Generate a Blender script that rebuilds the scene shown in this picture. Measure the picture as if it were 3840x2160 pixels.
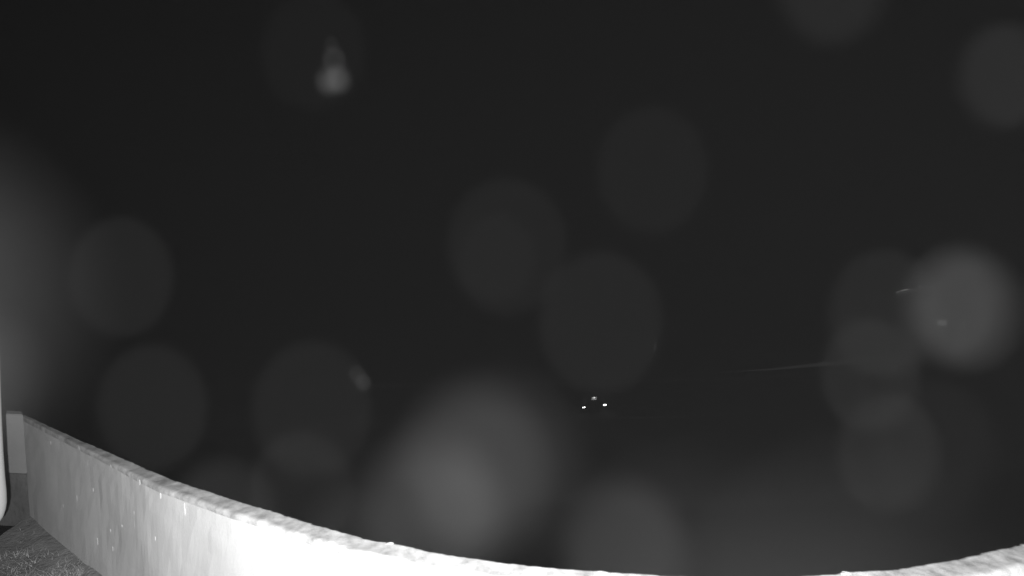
import bpy, bmesh, math, random
from mathutils import Vector, noise, Matrix
random.seed(7)
R = math.radians
sc = bpy.context.scene
for o in list(bpy.data.objects):
    bpy.data.objects.remove(o, do_unlink=True)

# ---------------------------------------------------------------- camera
cam_data = bpy.data.cameras.new('security_camera')
cam = bpy.data.objects.new('security_camera', cam_data)
sc.collection.objects.link(cam)
cam.location = (0, 0, 2.8)
cam.rotation_euler = (R(90 - 3.873), 0, 0)
cam_data.sensor_width = 36
cam_data.lens = 18
cam_data.clip_start = 0.005
cam_data.clip_end = 2000
cam_data.dof.use_dof = True
cam_data.dof.focus_distance = 6.5
cam_data.dof.aperture_fstop = 2.25
cam_data.dof.aperture_ratio = 1.15
sc.camera = cam

# ---------------------------------------------------------------- night sky
SKY = 0.00004
w = bpy.data.worlds.new('World'); sc.world = w; w.use_nodes = True
nt = w.node_tree; nt.nodes.clear()
sky = nt.nodes.new('ShaderNodeTexSky'); sky.sky_type = 'NISHITA'; sky.sun_disc = False
sky.sun_elevation = R(2); sky.sun_rotation = R(150)
bw = nt.nodes.new('ShaderNodeRGBToBW')
bg = nt.nodes.new('ShaderNodeBackground'); bg.inputs['Strength'].default_value = SKY
ow = nt.nodes.new('ShaderNodeOutputWorld')
nt.links.new(sky.outputs[0], bw.inputs[0]); nt.links.new(bw.outputs[0], bg.inputs[0]); nt.links.new(bg.outputs[0], ow.inputs[0])

# ---------------------------------------------------------------- the infrared floodlight beside the camera
LAMP = 3600.0
ld = bpy.data.lights.new('infrared_floodlight', 'SPOT')
ld.energy = LAMP; ld.spot_size = R(138); ld.spot_blend = 1.0; ld.shadow_soft_size = 0.04
lamp = bpy.data.objects.new('infrared_floodlight', ld)
sc.collection.objects.link(lamp)
lamp.location = (0.10, -0.50, 2.62)
lamp.rotation_euler = (R(90 - 7), 0, R(-8))

# ---------------------------------------------------------------- exposure
vs = sc.view_settings
vs.view_transform = 'Standard'; vs.look = 'None'; vs.exposure = 0; vs.gamma = 1
vs.use_curve_mapping = False
sc.cycles.use_denoising = True
sc.cycles.denoising_input_passes = 'RGB'
sc.cycles.volume_bounces = 0
sc.cycles.max_bounces = 6
sc.cycles.sample_clamp_indirect = 4.0

MIST = 0.00038; GAIN_R = 1.0; GAIN_V = 1.0      # mist density, drop size and drop whiteness

# ---------------------------------------------------------------- helpers
C = sc.collection

def obj(name, bm, m, parent=None, smooth=False):
    me = bpy.data.meshes.new(name)
    bm.normal_update(); bm.to_mesh(me); bm.free()
    if smooth:
        for p in me.polygons: p.use_smooth = True
    if m: me.materials.append(m)
    o = bpy.data.objects.new(name, me); C.objects.link(o); o.parent = parent
    return o

def thing(name, loc=(0, 0, 0), rz=0):
    o = bpy.data.objects.new(name, None); C.objects.link(o)
    o.location = loc; o.rotation_euler = (0, 0, rz)
    return o

def tag(o, label, cat, group=None):
    o['label'] = label; o['category'] = cat
    if group: o['group'] = group
    return o

def struct(o): o['kind'] = 'structure'; return o

def bx(bm, c, s, rz=0.0, bev=0.0):
    r = bmesh.ops.create_cube(bm, size=1.0)
    vs_ = r['verts']
    bmesh.ops.scale(bm, vec=s, verts=vs_)
    if bev:
        es = list({e for v in vs_ for e in v.link_edges})
        rr = bmesh.ops.bevel(bm, geom=es, offset=bev, segments=2, affect='EDGES', profile=0.6)
        vs_ = list({v for f in rr['faces'] for v in f.verts} | {v for v in vs_ if v.is_valid})
    if rz: bmesh.ops.rotate(bm, cent=(0, 0, 0), matrix=Matrix.Rotation(rz, 3, 'Z'), verts=vs_)
    bmesh.ops.translate(bm, vec=c, verts=vs_)

def box(name, c, s, m, parent=None, rz=0.0, bev=0.0):
    bm = bmesh.new(); bx(bm, c, s, rz, bev); return obj(name, bm, m, parent)

def tube(bm, pts, rad, n=12, cap=True):
    rings = []
    for i, p in enumerate(pts):
        p = Vector(p)
        a = Vector(pts[max(i - 1, 0)]); b = Vector(pts[min(i + 1, len(pts) - 1)])
        t = (b - a).normalized()
        u = t.cross(Vector((0.13, 1, 0.21))).normalized(); v = t.cross(u)
        rr = rad[i] if isinstance(rad, (list, tuple)) else rad
        rings.append([bm.verts.new(p + (u * math.cos(k * 2 * math.pi / n) + v * math.sin(k * 2 * math.pi / n)) * rr) for k in range(n)])
    for a, b in zip(rings, rings[1:]):
        for k in range(n): bm.faces.new((a[k], a[(k + 1) % n], b[(k + 1) % n], b[k]))
    if cap:
        bm.faces.new(rings[0]); bm.faces.new(rings[-1])
    bmesh.ops.recalc_face_normals(bm, faces=bm.faces[:])

def mat(name, v, rough=0.8, var=0.0, scale=5.0, bump=0.0, bscale=40.0, spec=0.3, metallic=0.0, emit=0.0, stain=0.0):
    m = bpy.data.materials.new(name); m.use_nodes = True
    t = m.node_tree; b = t.nodes['Principled BSDF']
    b.inputs['Roughness'].default_value = rough; b.inputs['Metallic'].default_value = metallic
    b.inputs['Specular IOR Level'].default_value = spec
    b.inputs['Base Color'].default_value = (v, v, v, 1)
    tc = t.nodes.new('ShaderNodeTexCoord')
    if var:
        n = t.nodes.new('ShaderNodeTexNoise'); n.inputs['Scale'].default_value = scale
        n.inputs['Detail'].default_value = 8; n.inputs['Roughness'].default_value = 0.65
        r = t.nodes.new('ShaderNodeMapRange')
        r.inputs['From Min'].default_value = 0.25; r.inputs['From Max'].default_value = 0.75
        r.inputs['To Min'].default_value = v * (1 - var); r.inputs['To Max'].default_value = min(v * (1 + var), 0.95)
        t.links.new(tc.outputs['Object'], n.inputs['Vector']); t.links.new(n.outputs['Fac'], r.inputs['Value'])
        last = r.outputs['Result']
        if stain:
            mp = t.nodes.new('ShaderNodeMapping'); mp.inputs['Scale'].default_value = (9, 9, 0.9)
            n2 = t.nodes.new('ShaderNodeTexNoise'); n2.inputs['Scale'].default_value = 2.2; n2.inputs['Detail'].default_value = 6
            r2 = t.nodes.new('ShaderNodeMapRange'); r2.inputs['From Min'].default_value = 0.5; r2.inputs['From Max'].default_value = 0.72
            r2.inputs['To Min'].default_value = 1; r2.inputs['To Max'].default_value = 1 - stain
            t.links.new(tc.outputs['Object'], mp.inputs['Vector']); t.links.new(mp.outputs[0], n2.inputs['Vector'])
            t.links.new(n2.outputs['Fac'], r2.inputs['Value'])
            mu = t.nodes.new('ShaderNodeMath'); mu.operation = 'MULTIPLY'
            t.links.new(last, mu.inputs[0]); t.links.new(r2.outputs['Result'], mu.inputs[1]); last = mu.outputs[0]
        t.links.new(last, b.inputs['Base Color'])
    if bump:
        n = t.nodes.new('ShaderNodeTexNoise'); n.inputs['Scale'].default_value = bscale; n.inputs['Detail'].default_value = 6
        bp = t.nodes.new('ShaderNodeBump'); bp.inputs['Strength'].default_value = bump; bp.inputs['Distance'].default_value = 0.02
        t.links.new(tc.outputs['Object'], n.inputs['Vector']); t.links.new(n.outputs['Fac'], bp.inputs['Height'])
        t.links.new(bp.outputs['Normal'], b.inputs['Normal'])
    if emit:
        b.inputs['Emission Color'].default_value = (1, 1, 1, 1); b.inputs['Emission Strength'].default_value = emit
    return m

M = dict(
    plaster=mat('weathered_white_plaster', 0.5, 0.9, 0.07, 1.6, 0.04, 60, stain=0.07),
    cap=mat('rough_mortar_cap', 0.33, 0.95, 0.6, 9, 0.06, 45),
    flake=mat('bare_white_paint', 0.68, 0.6),
    concrete=mat('dark_concrete', 0.12, 0.95, 0.3, 6, 0.4, 30),
    pale=mat('pale_render', 0.3, 0.9, 0.08, 3, 0.1, 50),
    yard=mat('bare_yard_soil', 0.19, 1.0, 0.5, 4, 0.8, 25, spec=0.1),
    grass=mat('dry_grass', 0.36, 0.8, 0.3, 3, spec=0.2),
    leaf=mat('leaf_pale', 0.3, 0.6, 0.2, 6, spec=0.3),
    earth=mat('roadside_earth', 0.05, 1.0, 0.4, 0.3, spec=0.1),
    asphalt=mat('asphalt', 0.048, 0.9, 0.25, 2, 0.2, 60),
    kerb=mat('kerb_concrete', 0.055, 0.9, 0.2, 3),
    white=mat('white_paint', 0.8, 0.5, 0.06, 4),
    paint=mat('dark_car_paint', 0.012, 0.35, spec=0.4),
    glass=mat('car_glass', 0.008, 0.08, spec=0.5),
    rubber=mat('tyre_rubber', 0.02, 0.9),
    rim=mat('alloy_rim', 0.12, 0.4, metallic=0.8),
    trim=mat('black_trim', 0.02, 0.7),
    lampred=mat('tail_lamp_lens', 0.08, 0.2, spec=0.5),
    lit=mat('reflector_glow', 0.6, 0.3, emit=6.0),  # emission put in for light the reflectors throw back
    plate=mat('number_plate_white', 0.75, 0.4),
    ink=mat('plate_ink', 0.03, 0.6),
    housewall=mat('house_render', 0.07, 0.9, 0.15, 0.8),
    tile=mat('roof_sheet', 0.05, 0.8, 0.2, 1.0),
    pane=mat('dark_window_pane', 0.02, 0.08, spec=0.5),
    glowpane=mat('dim_glow_pane', 0.2, 0.3, emit=0.035),  # glow added to show faint bright specks on the house
    pipe=mat('white_plastic_pipe', 0.8, 0.45, 0.03, 8),
    eaveglint=mat('eave_glint_strip', 0.4, 0.4, emit=0.2),  # emission put in for glints along the eave
    rubble=mat('pale_rubble', 0.45, 0.95, 0.3, 8, 0.4, 30),
)

def drop_mat(v):
    m = bpy.data.materials.new('rain_water'); m.use_nodes = True
    t = m.node_tree; t.nodes.clear()
    o = t.nodes.new('ShaderNodeOutputMaterial'); mx = t.nodes.new('ShaderNodeMixShader'); mx.inputs[0].default_value = 0.3
    a = t.nodes.new('ShaderNodeBsdfTranslucent'); a.inputs[0].default_value = (.9, .9, .9, 1)
    b = t.nodes.new('ShaderNodeBsdfDiffuse'); b.inputs[0].default_value = (.9, .9, .9, 1)
    t.links.new(a.outputs[0], mx.inputs[1]); t.links.new(b.outputs[0], mx.inputs[2]); cl = t.nodes.new('ShaderNodeBsdfTransparent'); m2 = t.nodes.new('ShaderNodeMixShader'); m2.inputs[0].default_value = v
    t.links.new(cl.outputs[0], m2.inputs[1]); t.links.new(mx.outputs[0], m2.inputs[2]); t.links.new(m2.outputs[0], o.inputs[0])
    return m

# ================================================================ the setting
STREET = -7.8
bm = bmesh.new()                                  # ground below the yard, out to the horizon
g = 18
for i in range(g + 1):
    for j in range(g + 1):
        x = -360 + 720 * i / g; y = -360 + 720 * j / g
        bm.verts.new((x, y, STREET - 0.12))
bm.verts.ensure_lookup_table()
for i in range(g):
    for j in range(g):
        a = i * (g + 1) + j
        bm.faces.new((bm.verts[a], bm.verts[a + g + 1], bm.verts[a + g + 2], bm.verts[a + 1]))
bmesh.ops.recalc_face_normals(bm, faces=bm.faces[:])
struct(obj('ground', bm, M['earth']))

def strip(name, pts, w0, w1, z0, z1, m, parent=None):
    """a kerb or road slab that follows a plan polyline, from offset w0 to w1"""
    bm = bmesh.new(); rows = []
    for i, p in enumerate(pts):
        a = Vector(pts[max(i - 1, 0)]); b = Vector(pts[min(i + 1, len(pts) - 1)])
        d = (b - a).normalized(); n = Vector((-d.y, d.x)); q = Vector(p)
        l = q + n * w0; r = q + n * w1
        zt = z1[i] if isinstance(z1, list) else z1
        rows.append([bm.verts.new((l.x, l.y, z0)), bm.verts.new((l.x, l.y, zt)), bm.verts.new((r.x, r.y, zt)), bm.verts.new((r.x, r.y, z0))])
    for a, b in zip(rows, rows[1:]):
        for k in range(4): bm.faces.new((a[k], a[(k + 1) % 4], b[(k + 1) % 4], b[k]))
    bm.faces.new(rows[0]); bm.faces.new(rows[-1])
    bmesh.ops.recalc_face_normals(bm, faces=bm.faces[:])
    return obj(name, bm, m, parent)

ROAD = [(-70, 38.5), (-30, 38), (0, 39), (16, 40.6), (24, 41.9), (30, 43.6), (37, 46.4), (51, 50.3), (58, 53.3), (80, 64), (140, 92)]
struct(strip('road', ROAD, -7.2, 1.6, STREET - 0.1, STREET, M['asphalt']))
struct(strip('kerb', ROAD, 1.605, 1.8, STREET - 0.1, STREET + 0.13, M['kerb']))
struct(strip('pavement', ROAD, 1.805, 3.6, STREET - 0.1, STREET + 0.126, M['kerb']))

# ---------------------------------------------------------------- yard behind the wall
OUT = [(-5.157, 5.305), (-4.192, 4.721), (-3.547, 4.340), (-2.986, 4.004), (-2.614, 3.784), (-2.265, 3.611), (-1.890, 3.422),
       (-1.510, 3.248), (-1.197, 3.096), (-0.846, 2.949), (-0.679, 2.900), (-0.435, 2.815), (-0.158, 2.746), (0.047, 2.704),
       (0.346, 2.659), (0.826, 2.606), (1.096, 2.590), (1.390, 2.597), (1.651, 2.616), (1.805, 2.630), (2.018, 2.654),
       (2.263, 2.702), (2.532, 2.766), (2.728, 2.823), (3.024, 2.915), (3.294, 3.008), (3.696, 3.148), (4.6, 3.49)]

def resample(pts, step):
    """even points along a Catmull-Rom through the wall's plan line"""
    dense = []
    for i in range(len(pts) - 1):
        p0 = Vector(pts[max(i - 1, 0)]); p1 = Vector(pts[i]); p2 = Vector(pts[i + 1]); p3 = Vector(pts[min(i + 2, len(pts) - 1)])
        for k in range(24):
            t = k / 24
            dense.append(0.5 * ((2 * p1) + (p2 - p0) * t + (2 * p0 - 5 * p1 + 4 * p2 - p3) * t * t + (3 * p1 - p0 - 3 * p2 + p3) * t ** 3))
    dense.append(Vector(pts[-1]))
    out = [dense[0]]; acc = 0.0
    for a, b in zip(dense, dense[1:]):
        acc += (b - a).length
        if acc >= step: out.append(b); acc = 0.0
    return out

PL = resample(OUT, 0.012)
# smooth the plan line so that the masonry runs fair
for _ in range(30):
    PL = [PL[0]] + [(PL[i - 1] + PL[i] * 2 + PL[i + 1]) / 4 for i in range(1, len(PL) - 1)] + [PL[-1]]

def normal(i):
    a = PL[max(i - 2, 0)]; b = PL[min(i + 2, len(PL) - 1)]
    d = (b - a).normalized()
    return Vector((d.y, -d.x))                     # towards the yard

TOP = 1.10

def thick(i):
    """the wall thins towards its far left end"""
    x = PL[i].x
    for (xa, ta), (xb, tb) in zip(TH, TH[1:]):
        if x <= xb: return ta + (tb - ta) * max(0, (x - xa) / (xb - xa))
    return TH[-1][1]
TH = [(-5.157, 0.03), (-4.19, 0.055), (-3.3, 0.085), (-2.5, 0.118), (-1.3, 0.135), (0.0, 0.15), (4.6, 0.16)]

def fb(x, y, z, s, o=4):
    return noise.fractal(Vector((x * s, y * s, z * s)), 1.0, 2.0, o)

# yard surface
bm = bmesh.new()
rows = []
for i in range(0, len(PL), 7):
    q = PL[i] + normal(i) * (thick(i) - 0.04)
    row = []
    for k in range(26):
        t = (k / 25) ** 1.6
        tgt = Vector((q.x * 0.75, -1.5))
        p = q.lerp(tgt, t)
        z = 0.03 * fb(p.x, p.y, 0, 1.2) + 0.018 * fb(p.x, p.y, 3, 7) + 0.05 * max(0, 1 - k / 4) * (0.6 + 0.6 * fb(p.x, p.y, 5, 3))
        row.append(bm.verts.new((p.x, p.y, z)))
    rows.append(row)
for a, b in zip(rows, rows[1:]):
    for k in range(25): bm.faces.new((a[k], a[k + 1], b[k + 1], b[k]))
bmesh.ops.recalc_face_normals(bm, faces=bm.faces[:])
yard = struct(obj('yard_ground', bm, M['yard'], smooth=True))
if yard.data.polygons[0].normal.z < 0: yard.data.flip_normals()
# the bank on which the yard lies, to the left behind the pillar
bm = bmesh.new()
for p in [(-4.05, 4.4), (-9, 6.5), (-9, -2), (-4.05, -1.5)]: bm.verts.new((p[0], p[1], -0.03))
bm.verts.ensure_lookup_table(); bm.faces.new(bm.verts[:]); bmesh.ops.recalc_face_normals(bm, faces=bm.faces[:])
lo = struct(obj('yard_bank', bm, M['yard']))
if lo.data.polygons[0].normal.z < 0: lo.data.flip_normals()

# ---------------------------------------------------------------- the white garden wall
wall = thing('garden_wall', (0, 0, 0))
tag(wall, 'long white plastered garden wall with a rough mortar top, curving across the bottom', 'wall')
bm = bmesh.new(); rows = []
hs = [0.0, 0.15, 0.3, 0.45, 0.6, 0.75, 0.88, 0.97, 1.03, 1.062]
for i in range(0, len(PL), 3):
    n = normal(i); q = PL[i]; row = []
    for h in hs:
        wob = 0.010 * fb(q.x, q.y, h, 1.5) + 0.0035 * fb(q.x, q.y, h, 9)
        p = q + n * (thick(i) + wob)
        row.append(bm.verts.new((p.x, p.y, h - (0.05 if h == 0 else 0))))
    p = q + n * 0.004
    row.append(bm.verts.new((p.x, p.y, 1.062)))
    row.append(bm.verts.new((p.x, p.y, STREET - 0.1)))
    rows.append(row)
for a, b in zip(rows, rows[1:]):
    for k in range(len(a) - 1): bm.faces.new((a[k], a[k + 1], b[k + 1], b[k]))
bmesh.ops.recalc_face_normals(bm, faces=bm.faces[:])
obj('plaster_face', bm, M['plaster'], wall, smooth=False)

# rough mortar cap: bed flush with the face, ragged arris on the far side, lumps and hollows on top
bm = bmesh.new(); rows = []
NC = 9
for i in range(len(PL)):
    n = normal(i); q = PL[i]; row = []
    edge = 0.007 * fb(q.x, q.y, 1, 4) + 0.004 * fb(q.x, q.y, 4, 22) + 0.005 * abs(fb(q.x, q.y, 7, 45))
    fore = 0.006 * fb(q.x, q.y, 8, 5) + 0.004 * fb(q.x, q.y, 9, 24)
    for k in range(NC):
        t = k / (NC - 1)
        off = (thick(i) + 0.004 + fore) * (1 - t) + edge * t
        p = q + n * off
        z = TOP + 0.005 * fb(p.x, p.y, 2, 3) + 0.0020 * fb(p.x, p.y, 6, 22) + 0.0012 * abs(fb(p.x, p.y, 12, 48)) - (0.006 if k == 0 else 0.0)
        if k == 0: z -= 0.004
        row.append(bm.verts.new((p.x, p.y, z)))
    a = q + n * (thick(i) + 0.003 + fore * 0.6); b = q + n * (-0.001 + edge)
    row = [bm.verts.new((a.x, a.y, 1.060))] + row + [bm.verts.new((b.x, b.y, 1.060))]
    rows.append(row)
for a, b in zip(rows, rows[1:]):
    for k in range(len(a) - 1): bm.faces.new((a[k], a[k + 1], b[k + 1], b[k]))
bm.faces.new(rows[0]); bm.faces.new(rows[-1])
bmesh.ops.recalc_face_normals(bm, faces=bm.faces[:])
obj('mortar_cap', bm, M['cap'], wall, smooth=True)

# paint drips and flakes that stand proud of the plaster: distance along the wall (index share), height, length, width
def near_index(x):
    return min(range(len(PL)), key=lambda i: abs((PL[i] + normal(i) * thick(i)).x - x))

def drip(x, z, ln, wd, tail=0.0, lean=0.0):
    i = near_index(x); n = normal(i); q = PL[i] + n * (thick(i) + 0.002)
    t = Vector((-n.y, n.x)); bm = bmesh.new()
    N = 9; ctr = []
    for k in range(N):
        s = k / (N - 1)
        half = wd * (0.22 + 0.78 * math.sin(math.pi * min(1, (1 - s) * (0.9 if tail else 1.0) + 0.05))) * (1 if not tail else (0.25 + 0.75 * s ** 2)) * (0.75 + 0.5 * random.random())
        zz = z - ln * s; la = lean * s
        r = []
        for c, d in ((-1, 0.0), (-0.4, 0.0022), (0.4, 0.0022), (1, 0.0)):
            p = q + t * (half * c + la) + n * d
            r.append(bm.verts.new((p.x, p.y, zz)))
        ctr.append(r)
    for a, b in zip(ctr, ctr[1:]):
        for k in range(3): bm.faces.new((a[k], a[k + 1], b[k + 1], b[k]))
    bmesh.ops.recalc_face_normals(bm, faces=bm.faces[:])
    o = obj('paint_drip', bm, M['flake'], wall, smooth=True)
    return o

for a in [(-3.842, 1.095, 0.03, 0.014), (-3.690, 1.075, 0.11, 0.012, 1), (-3.279, 1.08, 0.07, 0.014), (-3.935, 0.615, 0.05, 0.016),
          (-4.244, 0.438, 0.03, 0.022), (-4.12, 0.335, 0.2, 0.008, 0, 0.05), (-3.998, 0.21, 0.03, 0.012), (-3.577, 0.345, 0.06, 0.018, 1),
          (-3.322, 0.37, 0.04, 0.012), (-2.930, 0.80, 0.025, 0.010), (-2.934, 0.76, 0.09, 0.008, 1), (-2.300, 1.05, 0.09, 0.016, 1),
          (-3.352, 0.51, 0.025, 0.009), (-2.828, 1.085, 0.04, 0.012), (-2.563, 1.065, 0.05, 0.016), (-4.432, 1.0, 0.03, 0.012),
          (-3.05, 0.9, 0.05, 0.008), (-3.62, 0.78, 0.03, 0.007), (-3.15, 0.62, 0.02, 0.008), (-2.66, 0.70, 0.03, 0.006)]:
    drip(*a)

# lumps of loose mortar stuck on the wall top near the middle
for (x, off, s) in [(-0.71, 0.012, 0.012), (1.78, 0.012, 0.016)]:
    i = min(range(len(PL)), key=lambda k: abs(PL[k].x - x)); n = normal(i); p = PL[i] + n * off
    bm = bmesh.new(); bmesh.ops.create_icosphere(bm, subdivisions=2, radius=1.0)
    for v in bm.verts:
        v.co *= 1 + 0.5 * noise.noise(v.co * 1.3 + Vector((x, 3, 1)))
        v.co.x *= s * 2.2; v.co.y *= s * 0.9; v.co.z *= s * 0.42
    bmesh.ops.translate(bm, vec=(p.x, p.y, TOP), verts=bm.verts[:])
    obj('mortar_lump', bm, M['cap'], wall)

# ---------------------------------------------------------------- pale pillar closing the far left end of the wall
pil = thing('end_pillar', (0, 0, 0))
tag(pil, 'pale rendered pillar closing the far left end of the garden wall', 'pillar')
def pillar_block(name, z0, z1, m, ins=0.0):
    plan = [(-6.45, 5.32 + ins), (-5.06 - ins, 5.20 + ins), (-5.175 - ins, 5.315 + ins), (-6.45, 5.50)]
    bm = bmesh.new(); lo = []; hi = []
    for x, y in plan:
        lo.append(bm.verts.new((x, y, z0))); hi.append(bm.verts.new((x - 0.004, y, z1)))
    bm.faces.new(lo); bm.faces.new(hi)
    for k in range(4): bm.faces.new((lo[k], lo[(k + 1) % 4], hi[(k + 1) % 4], hi[k]))
    bmesh.ops.recalc_face_normals(bm, faces=bm.faces[:])
    bmesh.ops.bevel(bm, geom=bm.edges[:], offset=0.008, segments=2, affect='EDGES')
    return obj(name, bm, m, pil)
pillar_block('shaft', 0.505, 1.135, M['pale'])
pillar_block('plinth', -0.08, 0.50, M['concrete'], 0.012)

# ---------------------------------------------------------------- white downpipe beside the camera
dp = thing('downpipe', (-4.8, 4.6, 0))
tag(dp, 'overexposed white plastic downpipe with a rounded end, cut off by the left edge', 'pipe')
prof = [(0.193, 4.315, 0.080), (0.087, 2.681, 0.080), (0.041, 1.954, 0.080), (0.023, 1.586, 0.080), (0.014, 1.313, 0.080), (0.006, 0.963, 0.080), (0.006, 0.711, 0.080), (0.010, 0.584, 0.080), (0.008, 0.484, 0.079), (0.006, 0.414, 0.070), (0.003, 0.359, 0.056), (-0.000, 0.319, 0.038), (-0.002, 0.299, 0.016)]
bm = bmesh.new(); tube(bm, [(x, 0, z) for x, z, r in prof], [r for x, z, r in prof], 28); obj('pipe', bm, M['pipe'], dp, smooth=True)
zc = 3.3; xc = prof[0][0] + (prof[1][0] - prof[0][0]) * (prof[0][1] - zc) / (prof[0][1] - prof[1][1])
bm = bmesh.new(); tube(bm, [(xc, 0, zc), (xc, 0, zc + .05)], 0.083, 24); obj('clamp', bm, M['pipe'], dp)
box('bracket', (xc - .24, 0, zc + .025), (0.34, 0.03, 0.03), M['rim'], dp)

# ---------------------------------------------------------------- dry grass along the wall foot (beyond counting)
verts = []; faces = []
def blade(x, y, z, h, ang, lean, wd):
    b = len(verts); dx, dy = math.cos(ang), math.sin(ang)
    for s, ww in ((0, 1.0), (0.5, 0.8), (1.0, 0.1)):
        ox = dx * lean * s * s; oy = dy * lean * s * s; zz = z + h * s * (1 - 0.25 * s)
        verts.append((x + ox - dy * wd * ww, y + oy + dx * wd * ww, zz)); verts.append((x + ox + dy * wd * ww, y + oy - dx * wd * ww, zz))
    faces.append((b, b + 1, b + 3, b + 2)); faces.append((b + 2, b + 3, b + 5, b + 4))
for _ in range(26000):
    i = random.randrange(0, int(len(PL) * 0.36)); n = normal(i)
    off = thick(i) + 0.03 + abs(random.gauss(0, 0.55)); p = PL[i] + n * off
    if fb(p.x, p.y, 11, 1.1) < 0.05 + random.uniform(-.2, .2): continue
    blade(p.x, p.y, -0.02, random.uniform(0.02, 0.07), random.uniform(0, 6.28), random.uniform(0.03, 0.12), random.uniform(0.0015, 0.0040))
me = bpy.data.meshes.new('grass'); me.from_pydata(verts, [], faces); me.materials.append(M['grass'])
gr = bpy.data.objects.new('grass', me); C.objects.link(gr)
gr['kind'] = 'stuff'; gr['label'] = 'short dry grass and litter along the foot of the wall'; gr['category'] = 'grass'

# ================================================================ street below
def wheel_part(car, x, y):
    s = 1 if x > 0 else -1
    bm = bmesh.new(); tube(bm, [(x - s * .20, y, .31), (x - s * .185, y, .31), (x - s * .015, y, .31), (x, y, .31)], [.285, .31, .31, .285], 28)
    t = obj('wheel', bm, M['rubber'], car, smooth=False)
    bm = bmesh.new(); tube(bm, [(x - s * .03, y, .31), (x + s * .006, y, .31), (x + s * .012, y, .31)], [.20, .20, .17], 24)
    for k in range(5):
        a = k * 2 * math.pi / 5
        bx(bm, (x + s * .016, y + .09 * math.cos(a), .31 + .09 * math.sin(a)), (.012, .035, .035))
    obj('rim', bm, M['rim'], t)

def make_car():
    car = thing('parked_car')
    S = [  # y, bottom, belt, roof, half width, half roof width
        (0.00, .42, .78, .90, .74, .66), (0.06, .34, .92, 1.12, .83, .66), (0.22, .28, .98, 1.36, .86, .62), (0.45, .26, .98, 1.46, .87, .60),
        (0.9, .24, .97, 1.50, .88, .61), (1.6, .22, .95, 1.51, .88, .62), (2.2, .22, .94, 1.46, .88, .60), (2.7, .22, .93, 1.24, .87, .62),
        (3.05, .22, .93, 1.00, .87, .66), (3.5, .24, .84, .92, .86, .66), (3.9, .28, .72, .82, .82, .62), (4.08, .34, .60, .70, .70, .55)]
    bm = bmesh.new(); rows = []
    for y, b, be, r, wd, wr in S:
        half = [(wd * .80, b), (wd * .97, b + .10), (wd, (b + be) / 2), (wd * .97, be), (wr + (wd * .97 - wr) * .15, r - .06), (wr * .85, r), (wr * .4, r + .012)]
        row = [bm.verts.new((x, y, z)) for x, z in half] + [bm.verts.new((-x, y, z)) for x, z in reversed(half)]
        rows.append(row)
    n = len(rows[0])
    for a, b in zip(rows, rows[1:]):
        for k in range(n): bm.faces.new((a[k], a[(k + 1) % n], b[(k + 1) % n], b[k]))
    bm.faces.new(rows[0]); bm.faces.new(rows[-1])
    bmesh.ops.recalc_face_normals(bm, faces=bm.faces[:])
    obj('body', bm, M['paint'], car, smooth=True)
    # rear bumper, tailgate, glass
    box('bumper', (0, -.03, .50), (1.62, .16, .24), M['paint'], car, bev=.05)
    box('bumper_trim', (0, -.045, .37), (1.30, .14, .07), M['trim'], car, bev=.02)
    def quad(name, pts, m, th=.012):
        bm = bmesh.new(); v = [bm.verts.new(p) for p in pts]; f = bm.faces.new(v)
        r = bmesh.ops.extrude_face_region(bm, geom=[f]); nn = f.normal.copy() if f.normal.length else Vector((0, -1, 0))
        bm.normal_update(); nn = f.normal
        bmesh.ops.translate(bm, vec=nn * th, verts=[q for q in r['geom'] if isinstance(q, bmesh.types.BMVert)])
        bmesh.ops.recalc_face_normals(bm, faces=bm.faces[:])
        return obj(name, bm, m, car)
    quad('rear_window', [(-.58, .075, 1.10), (.58, .075, 1.10), (.50, .30, 1.385), (-.50, .30, 1.385)], M['glass'])
    quad('windscreen', [(-.60, 2.98, 1.04), (.60, 2.98, 1.04), (.54, 2.28, 1.445), (-.54, 2.28, 1.445)], M['glass'])
    for s in (-1, 1):
        quad('side_window', [(s * .845, .62, 1.00), (s * .855, 1.55, .985), (s * .66, 1.50, 1.42), (s * .655, .80, 1.40)], M['glass'])
        quad('side_window', [(s * .855, 1.62, .985), (s * .85, 2.55, .97), (s * .66, 2.12, 1.40), (s * .66, 1.62, 1.42)], M['glass'])
        box('side_mirror', (s * .97, 2.45, 1.0), (.16, .09, .12), M['paint'], car, bev=.03)
        box('tail_light', (s * .70, -.005, .86), (.20, .10, .20), M['lampred'], car, bev=.02)
        # reflector low in the bumper; its emission stands in for returned floodlight
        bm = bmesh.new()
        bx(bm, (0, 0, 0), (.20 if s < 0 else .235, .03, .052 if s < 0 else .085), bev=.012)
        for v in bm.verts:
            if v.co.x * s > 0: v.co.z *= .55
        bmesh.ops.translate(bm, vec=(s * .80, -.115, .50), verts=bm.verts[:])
        o = obj('bumper_reflector', bm, M['lit'], car); o['label'] = 'white reflector low in the rear bumper, given an added glow'
        box('headlight', (s * .58, 4.0, .66), (.30, .14, .14), M['lampred'], car, bev=.03)
        for y in (.72, 3.22): wheel_part(car, s * .885, y)
    h = box('tailgate_handle', (0, .012, 1.155), (.46, .06, .05), M['trim'], car, bev=.01)
    # number plate, with a small lamp added above to brighten it
    p = box('number_plate', (0, -.06, 1.0), (.40, .02, .185), M['plate'], car, bev=.006); p['label'] = 'white number plate with dark unreadable characters'
    box('plate_recess', (0, -.03, 1.0), (.46, .04, .25), M['trim'], car, bev=.01)
    for k, xx in enumerate((-.125, -.075, -.025, .045, .095, .14)):
        box('plate_mark', (xx, -.072, 1.0), (.030, .003, .085 + .012 * (k % 2)), M['ink'], p)
    box('added_plate_lamp', (0, -.10, 1.135), (.14, .12, .03), M['trim'], car, bev=.008)
    return car

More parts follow.
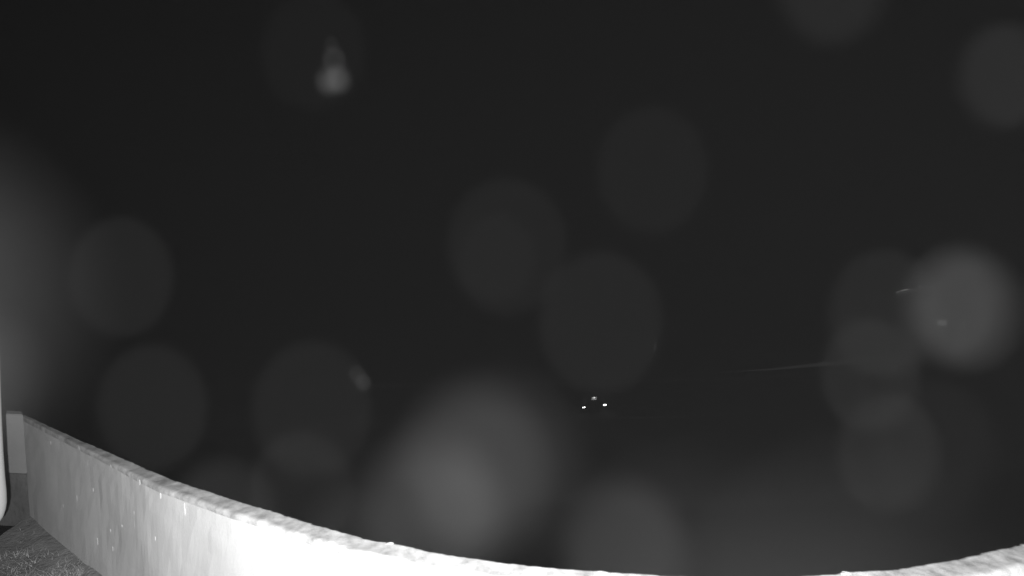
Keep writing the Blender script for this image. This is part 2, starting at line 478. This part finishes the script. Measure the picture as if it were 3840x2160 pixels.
car = make_car()
car.location = (5.42, 33.42, STREET); car.rotation_euler = (0, 0, R(20.8))
tag(car, 'dark parked hatchback seen from behind with two bumper reflectors made to glow and pale plate', 'car')
pld = bpy.data.lights.new('plate_fill_light', 'AREA'); pld.energy = 0.45; pld.size = 0.10  # light added to brighten the plate in place of its retroreflection
plo = bpy.data.objects.new('plate_fill_light', pld); C.objects.link(plo); plo.parent = car
plo.location = (0, -.15, 1.115); plo.rotation_euler = (R(28), 0, 0)

# low white roadside wall, lying beyond the pavement
KP = [(14.0, 44.4), (16.03, 44.66), (20, 45.2), (23.8, 46.05), (29.71, 47.76), (36.72, 50.51), (44, 52.7), (51.04, 54.49), (58.3, 57.73), (66, 61.6)]
KH = [-0.02, 0.0, 0.04, 0.12, 0.40, 0.16, -0.02, 0.14, 0.20, 0.10]
lw = strip('roadside_wall', KP, 0.0, 0.22, STREET - 0.1, [STREET + h for h in KH], M['rubble'])
tag(lw, 'low white wall running along the far side of the street at right', 'wall')
for k in range(6):
    x = random.uniform(33, 40); y = 46.2 + (x - 33) * 0.36 + random.uniform(-.5, .8); s = random.uniform(.12, .32)
    bm = bmesh.new(); bmesh.ops.create_icosphere(bm, subdivisions=2, radius=s)
    for v in bm.verts:
        v.co *= 1 + .45 * noise.noise(v.co * 4 + Vector((k, 0, 0))); v.co.z *= .6
    bmesh.ops.translate(bm, vec=(x, y, STREET + .13 + s * .35), verts=bm.verts[:])
    tag(obj('rubble_stone', bm, M['rubble']), 'pale stone lying in front of the low white roadside wall', 'stone', 'stones by the roadside wall')

# guide posts
def guide_post(x, y, label):
    t = thing('guide_post', (x, y, STREET)); tag(t, label, 'post', 'roadside guide posts')
    bm = bmesh.new(); bx(bm, (0, 0, .45), (.14, .09, .9), bev=.02)
    for v in bm.verts:
        if v.co.z > .8 and v.co.y > 0: v.co.z -= .06
    obj('post', bm, M['white'], t)
    box('reflector', (0, -.05, .72), (.10, .012, .16), M['plate'], t, bev=.004)
    return t
guide_post(15.46, 54.84, 'white guide post beyond the road, right of the parked car')
guide_post(53.2, 72.1, 'left one of two white guide posts beside the far house')
guide_post(53.9, 71.8, 'right one of two white guide posts beside the far house')
guide_post(77.9, 78.1, 'white guide post at the far right edge beyond the house')

# far house with a low gable
hs_ = thing('far_house', (46.8, 62.0, STREET))
tag(hs_, 'distant low-gabled house with one window given an added dim glow behind the roadside wall', 'house')
W_, Dp, EV, AP = 13.6, 10.0, 5.75, 7.4
bm = bmesh.new()
f1 = [(0, 0, 0), (W_, 0, 0), (W_, 0, EV), (W_ / 2, 0, AP), (0, 0, EV)]
a = [bm.verts.new(p) for p in f1]; b = [bm.verts.new((x, Dp, z)) for x, y, z in f1]
bm.faces.new(a); bm.faces.new(list(reversed(b)))
for k in range(5): bm.faces.new((a[k], b[k], b[(k + 1) % 5], a[(k + 1) % 5]))
bmesh.ops.recalc_face_normals(bm, faces=bm.faces[:]); obj('wall', bm, M['housewall'], hs_)
for s in (0, 1):
    xe = -.5 if s == 0 else W_ + .5; sl = (AP - EV) / (W_ / 2); ze = EV - .5 * sl
    bm = bmesh.new()
    P = [(xe, -.5, ze + .02), (W_ / 2, -.5, AP + .02), (W_ / 2, Dp + .4, AP + .02), (xe, Dp + .4, ze + .02)]
    lo_ = [bm.verts.new(p) for p in P]; hi = [bm.verts.new((x, y, z + .12)) for x, y, z in P]
    bm.faces.new(lo_); bm.faces.new(hi)
    for k in range(4): bm.faces.new((lo_[k], lo_[(k + 1) % 4], hi[(k + 1) % 4], hi[k]))
    bmesh.ops.recalc_face_normals(bm, faces=bm.faces[:]); rf = obj('roof_slope', bm, M['tile'], hs_)
    bm = bmesh.new()
    P = [(xe, -.53, ze - .12), (W_ / 2, -.53, AP - .12), (W_ / 2, -.53, AP + .15), (xe, -.53, ze + .15)]
    lo_ = [bm.verts.new(p) for p in P]; hi = [bm.verts.new((x, y + .027, z)) for x, y, z in P]
    bm.faces.new(lo_); bm.faces.new(hi)
    for k in range(4): bm.faces.new((lo_[k], lo_[(k + 1) % 4], hi[(k + 1) % 4], hi[k]))
    bmesh.ops.recalc_face_normals(bm, faces=bm.faces[:]); obj('bargeboard', bm, M['white' if s == 0 else 'housewall'], hs_)

for (cx, cz, ln, th) in ((0, 0, .9, .06), (-.85, -.05, .35, .045), (1.9, .02, .25, .05)):  # glowing strips added as glints under the roof edge
    bm = bmesh.new(); bx(bm, (cx, 0, cz), (ln, .04, th))
    bmesh.ops.rotate(bm, cent=(0, 0, 0), matrix=Matrix.Rotation(-.235, 3, 'Y'), verts=bm.verts[:])
    bmesh.ops.translate(bm, vec=(0.4, -.60, -1.60 - STREET), verts=bm.verts[:])
    o = obj('eave_glint_strip', bm, M['eaveglint'], hs_); o['label'] = 'short glowing strip added as a glint under the left roof edge'

def window(x, z, w_, h_, m, lab=None):
    fr = bmesh.new()
    for c, s in (((x, -.03, z + h_ / 2), (w_ + .12, .08, .08)), ((x, -.05, z - h_ / 2), (w_ + .2, .14, .07)), ((x - w_ / 2, -.03, z), (.08, .08, h_ - .09)), ((x + w_ / 2, -.03, z), (.08, .08, h_ - .09)), ((x, -.03, z), (.05, .06, h_ - .09))):
        bx(fr, c, s)
    f = obj('window', fr, M['white'], hs_)
    pn = box('pane', (x, -.008, z), (w_ - .04, .02, h_ - .04), m, f)
    if lab: f['label'] = lab
window(5.6, 2.15, 1.15, .75, M['glowpane'], 'ground floor window with an added dim glow')
window(2.2, 2.0, 1.2, 1.1, M['pane']); window(10.9, 2.0, 1.2, 1.1, M['pane'])
window(3.4, 4.7, 1.1, 1.0, M['pane']); window(9.6, 4.7, 1.1, 1.0, M['pane'])
d = box('door', (7.7, -.02, 1.08), (.95, .06, 2.1), M['tile'], hs_, bev=.01)
box('handle', (7.35, -.07, 1.05), (.10, .05, .03), M['rim'], d)
box('glow_side_pane', (8.36, -.015, 1.9), (.18, .03, .7), M['glowpane'], hs_)  # pane beside the door, glow added for a bright speck

# ================================================================ drizzle: single drops of water in the air of the yard
def raindrop(loc, r, v, label, k):
    bm = bmesh.new(); bmesh.ops.create_icosphere(bm, subdivisions=3, radius=1.0)
    for q in bm.verts:
        q.co *= 1 + 0.10 * noise.noise(q.co * 1.1 + Vector((k * 3.1, 0, 0)))
        if q.co.z > 0: q.co.x *= 1 - .25 * q.co.z; q.co.y *= 1 - .25 * q.co.z; q.co.z *= 1.12
        q.co *= r
    o = obj('raindrop', bm, drop_mat(v), None, smooth=True); o.location = loc
    tag(o, label, 'raindrop', 'raindrops drifting in the air')
DROPS = [
    ((-0.0580, 0.1650, 2.8539), 0.0020, 0.0018, 'left one of two small bright raindrops side by side high in the sky'),
    ((-0.0531, 0.1601, 2.8528), 0.0020, 0.0024, 'right one of two small bright raindrops side by side high in the sky'),
    ((-0.0527, 0.1557, 2.8570), 0.0011, 0.0027, 'dim small raindrop just above the two small bright drops, upper left'),
    ((-0.0825, 0.2412, 2.8953), 0.0010, 0.0016, 'tiny dim raindrop, topmost of the small cluster in the upper left'),
    ((-0.0650, 0.2117, 2.7492), 0.0010, 0.0022, 'small faint raindrop low in the sky left of the middle, upper of a touching pair'),
    ((-0.0680, 0.2307, 2.7411), 0.0010, 0.0037, 'small faint raindrop low in the sky left of the middle, lower of a touching pair'),
    ((-0.0133, 0.0353, 2.8135), 0.0005, 0.0016, 'large very faint raindrop round the small bright cluster, upper left'),
    ((-0.0262, 0.0343, 2.7984), 0.0005, 0.0043, 'large faint raindrop at the left, above the far end of the wall'),
    ((-0.0229, 0.0320, 2.7902), 0.0005, 0.0043, 'large faint raindrop just above the top of the wall at left'),
    ((-0.0117, 0.0294, 2.7909), 0.0005, 0.0040, 'large faint raindrop beside the small touching pair, lower left of middle'),
    ((-0.0141, 0.0333, 2.7841), 0.0005, 0.0048, 'faint raindrop just above the wall top, lower left of middle'),
    ((-0.0003, 0.0300, 2.8004), 0.0005, 0.0031, 'large faint raindrop in the middle of the picture'),
    ((-0.0014, 0.0469, 2.7995), 0.0005, 0.0018, 'faint raindrop inside the large one in the middle of the picture'),
    ((0.0050, 0.0287, 2.7961), 0.0005, 0.0040, 'large faint raindrop hanging right above the parked car'),
    ((0.0088, 0.0326, 2.8052), 0.0005, 0.0025, 'large faint raindrop in the sky, right of and above the middle'),
    ((0.0323, 0.0366, 2.7961), 0.0012, 0.0039, 'bright oval raindrop near the right edge'),
    ((0.0234, 0.0320, 2.7962), 0.0005, 0.0042, 'large faint raindrop left of the bright oval one at right'),
    ((0.0254, 0.0358, 2.7914), 0.0005, 0.0050, 'faint raindrop lower left of the bright oval one at right'),
    ((0.0256, 0.0340, 2.7864), 0.0005, 0.0046, 'faint raindrop below the bright oval one, lower right'),
    ((0.0382, 0.0407, 2.8137), 0.0008, 0.0023, 'faint raindrop in the upper right corner of the sky'),
    ((0.0214, 0.0356, 2.8180), 0.0009, 0.0015, 'faint raindrop cut off by the top of the picture at right'),
    ((-0.0020, 0.0245, 2.7895), 0.0012, 0.0025, 'largest bright soft raindrop above the white wall, bottom middle'),
    ((-0.0004, 0.0257, 2.7892), 0.0017, 0.0011, 'soft raindrop overlapping the right side of the largest one, bottom middle'),
    ((-0.0042, 0.0262, 2.7863), 0.0015, 0.0022, 'wide soft raindrop resting on the wall top, lower left of the largest'),
    ((-0.0048, 0.0434, 2.7783), 0.0019, 0.0007, 'smaller bright raindrop inside the two largest ones, bottom middle'),
    ((-0.0103, 0.0331, 2.7802), 0.0016, 0.0009, 'soft raindrop half behind the wall top, left of the largest ones'),
    ((-0.0194, 0.0332, 2.7821), 0.0010, 0.0021, 'soft raindrop over the wall top at the left, above the bright part of the wall'),
    ((0.0067, 0.0295, 2.7822), 0.0012, 0.0026, 'soft bright raindrop right of the largest one, at the bottom'),
    ((0.0060, 0.0163, 2.7871), 0.0030, 0.0006, 'wide soft drop added for the glow at the bottom edge, right of the middle'),  # these two wide drops are added for the veiling glow below
    ((0.0108, 0.0153, 2.7875), 0.0030, 0.0007, 'wide soft drop added for the glow at the bottom edge, above the right part of the wall'),
    ((0.0250, 0.0296, 2.7884), 0.0007, 0.0010, 'very faint raindrop at the lower right edge'),
    ((-0.0182, 0.0155, 2.7985), 0.0026, 0.0012, 'broad soft drop, added as a glow, cut off by the left edge'),  # last two drops are added for the veiling glow at left
    ((-0.0359, 0.0338, 2.7914), 0.0018, 0.0013, 'soft drop added for the glow at the left edge above the pale pillar'),
]
for k, (loc, r, v, label) in enumerate(DROPS):
    raindrop(loc, r * GAIN_R, min(v * GAIN_V, 0.95), label, k)

# ================================================================ thin mist added so the floodlight lifts the dark background
bm = bmesh.new(); bx(bm, (0, 0, 0), (740, 740, 22))
hz = obj('haze', bm, None); hz.location = (0, 0, STREET - 1.2 + 11)
hz['kind'] = 'stuff'; hz['label'] = 'thin mist added to lift the dark over the yard and the street'; hz['category'] = 'mist'
m = bpy.data.materials.new('mist'); m.use_nodes = True; t = m.node_tree; t.nodes.clear()
oo = t.nodes.new('ShaderNodeOutputMaterial'); pv = t.nodes.new('ShaderNodeVolumePrincipled')
pv.inputs['Color'].default_value = (.9, .9, .9, 1); pv.inputs['Density'].default_value = MIST; pv.inputs['Anisotropy'].default_value = 0.0
t.links.new(pv.outputs[0], oo.inputs['Volume']); hz.data.materials.append(m)
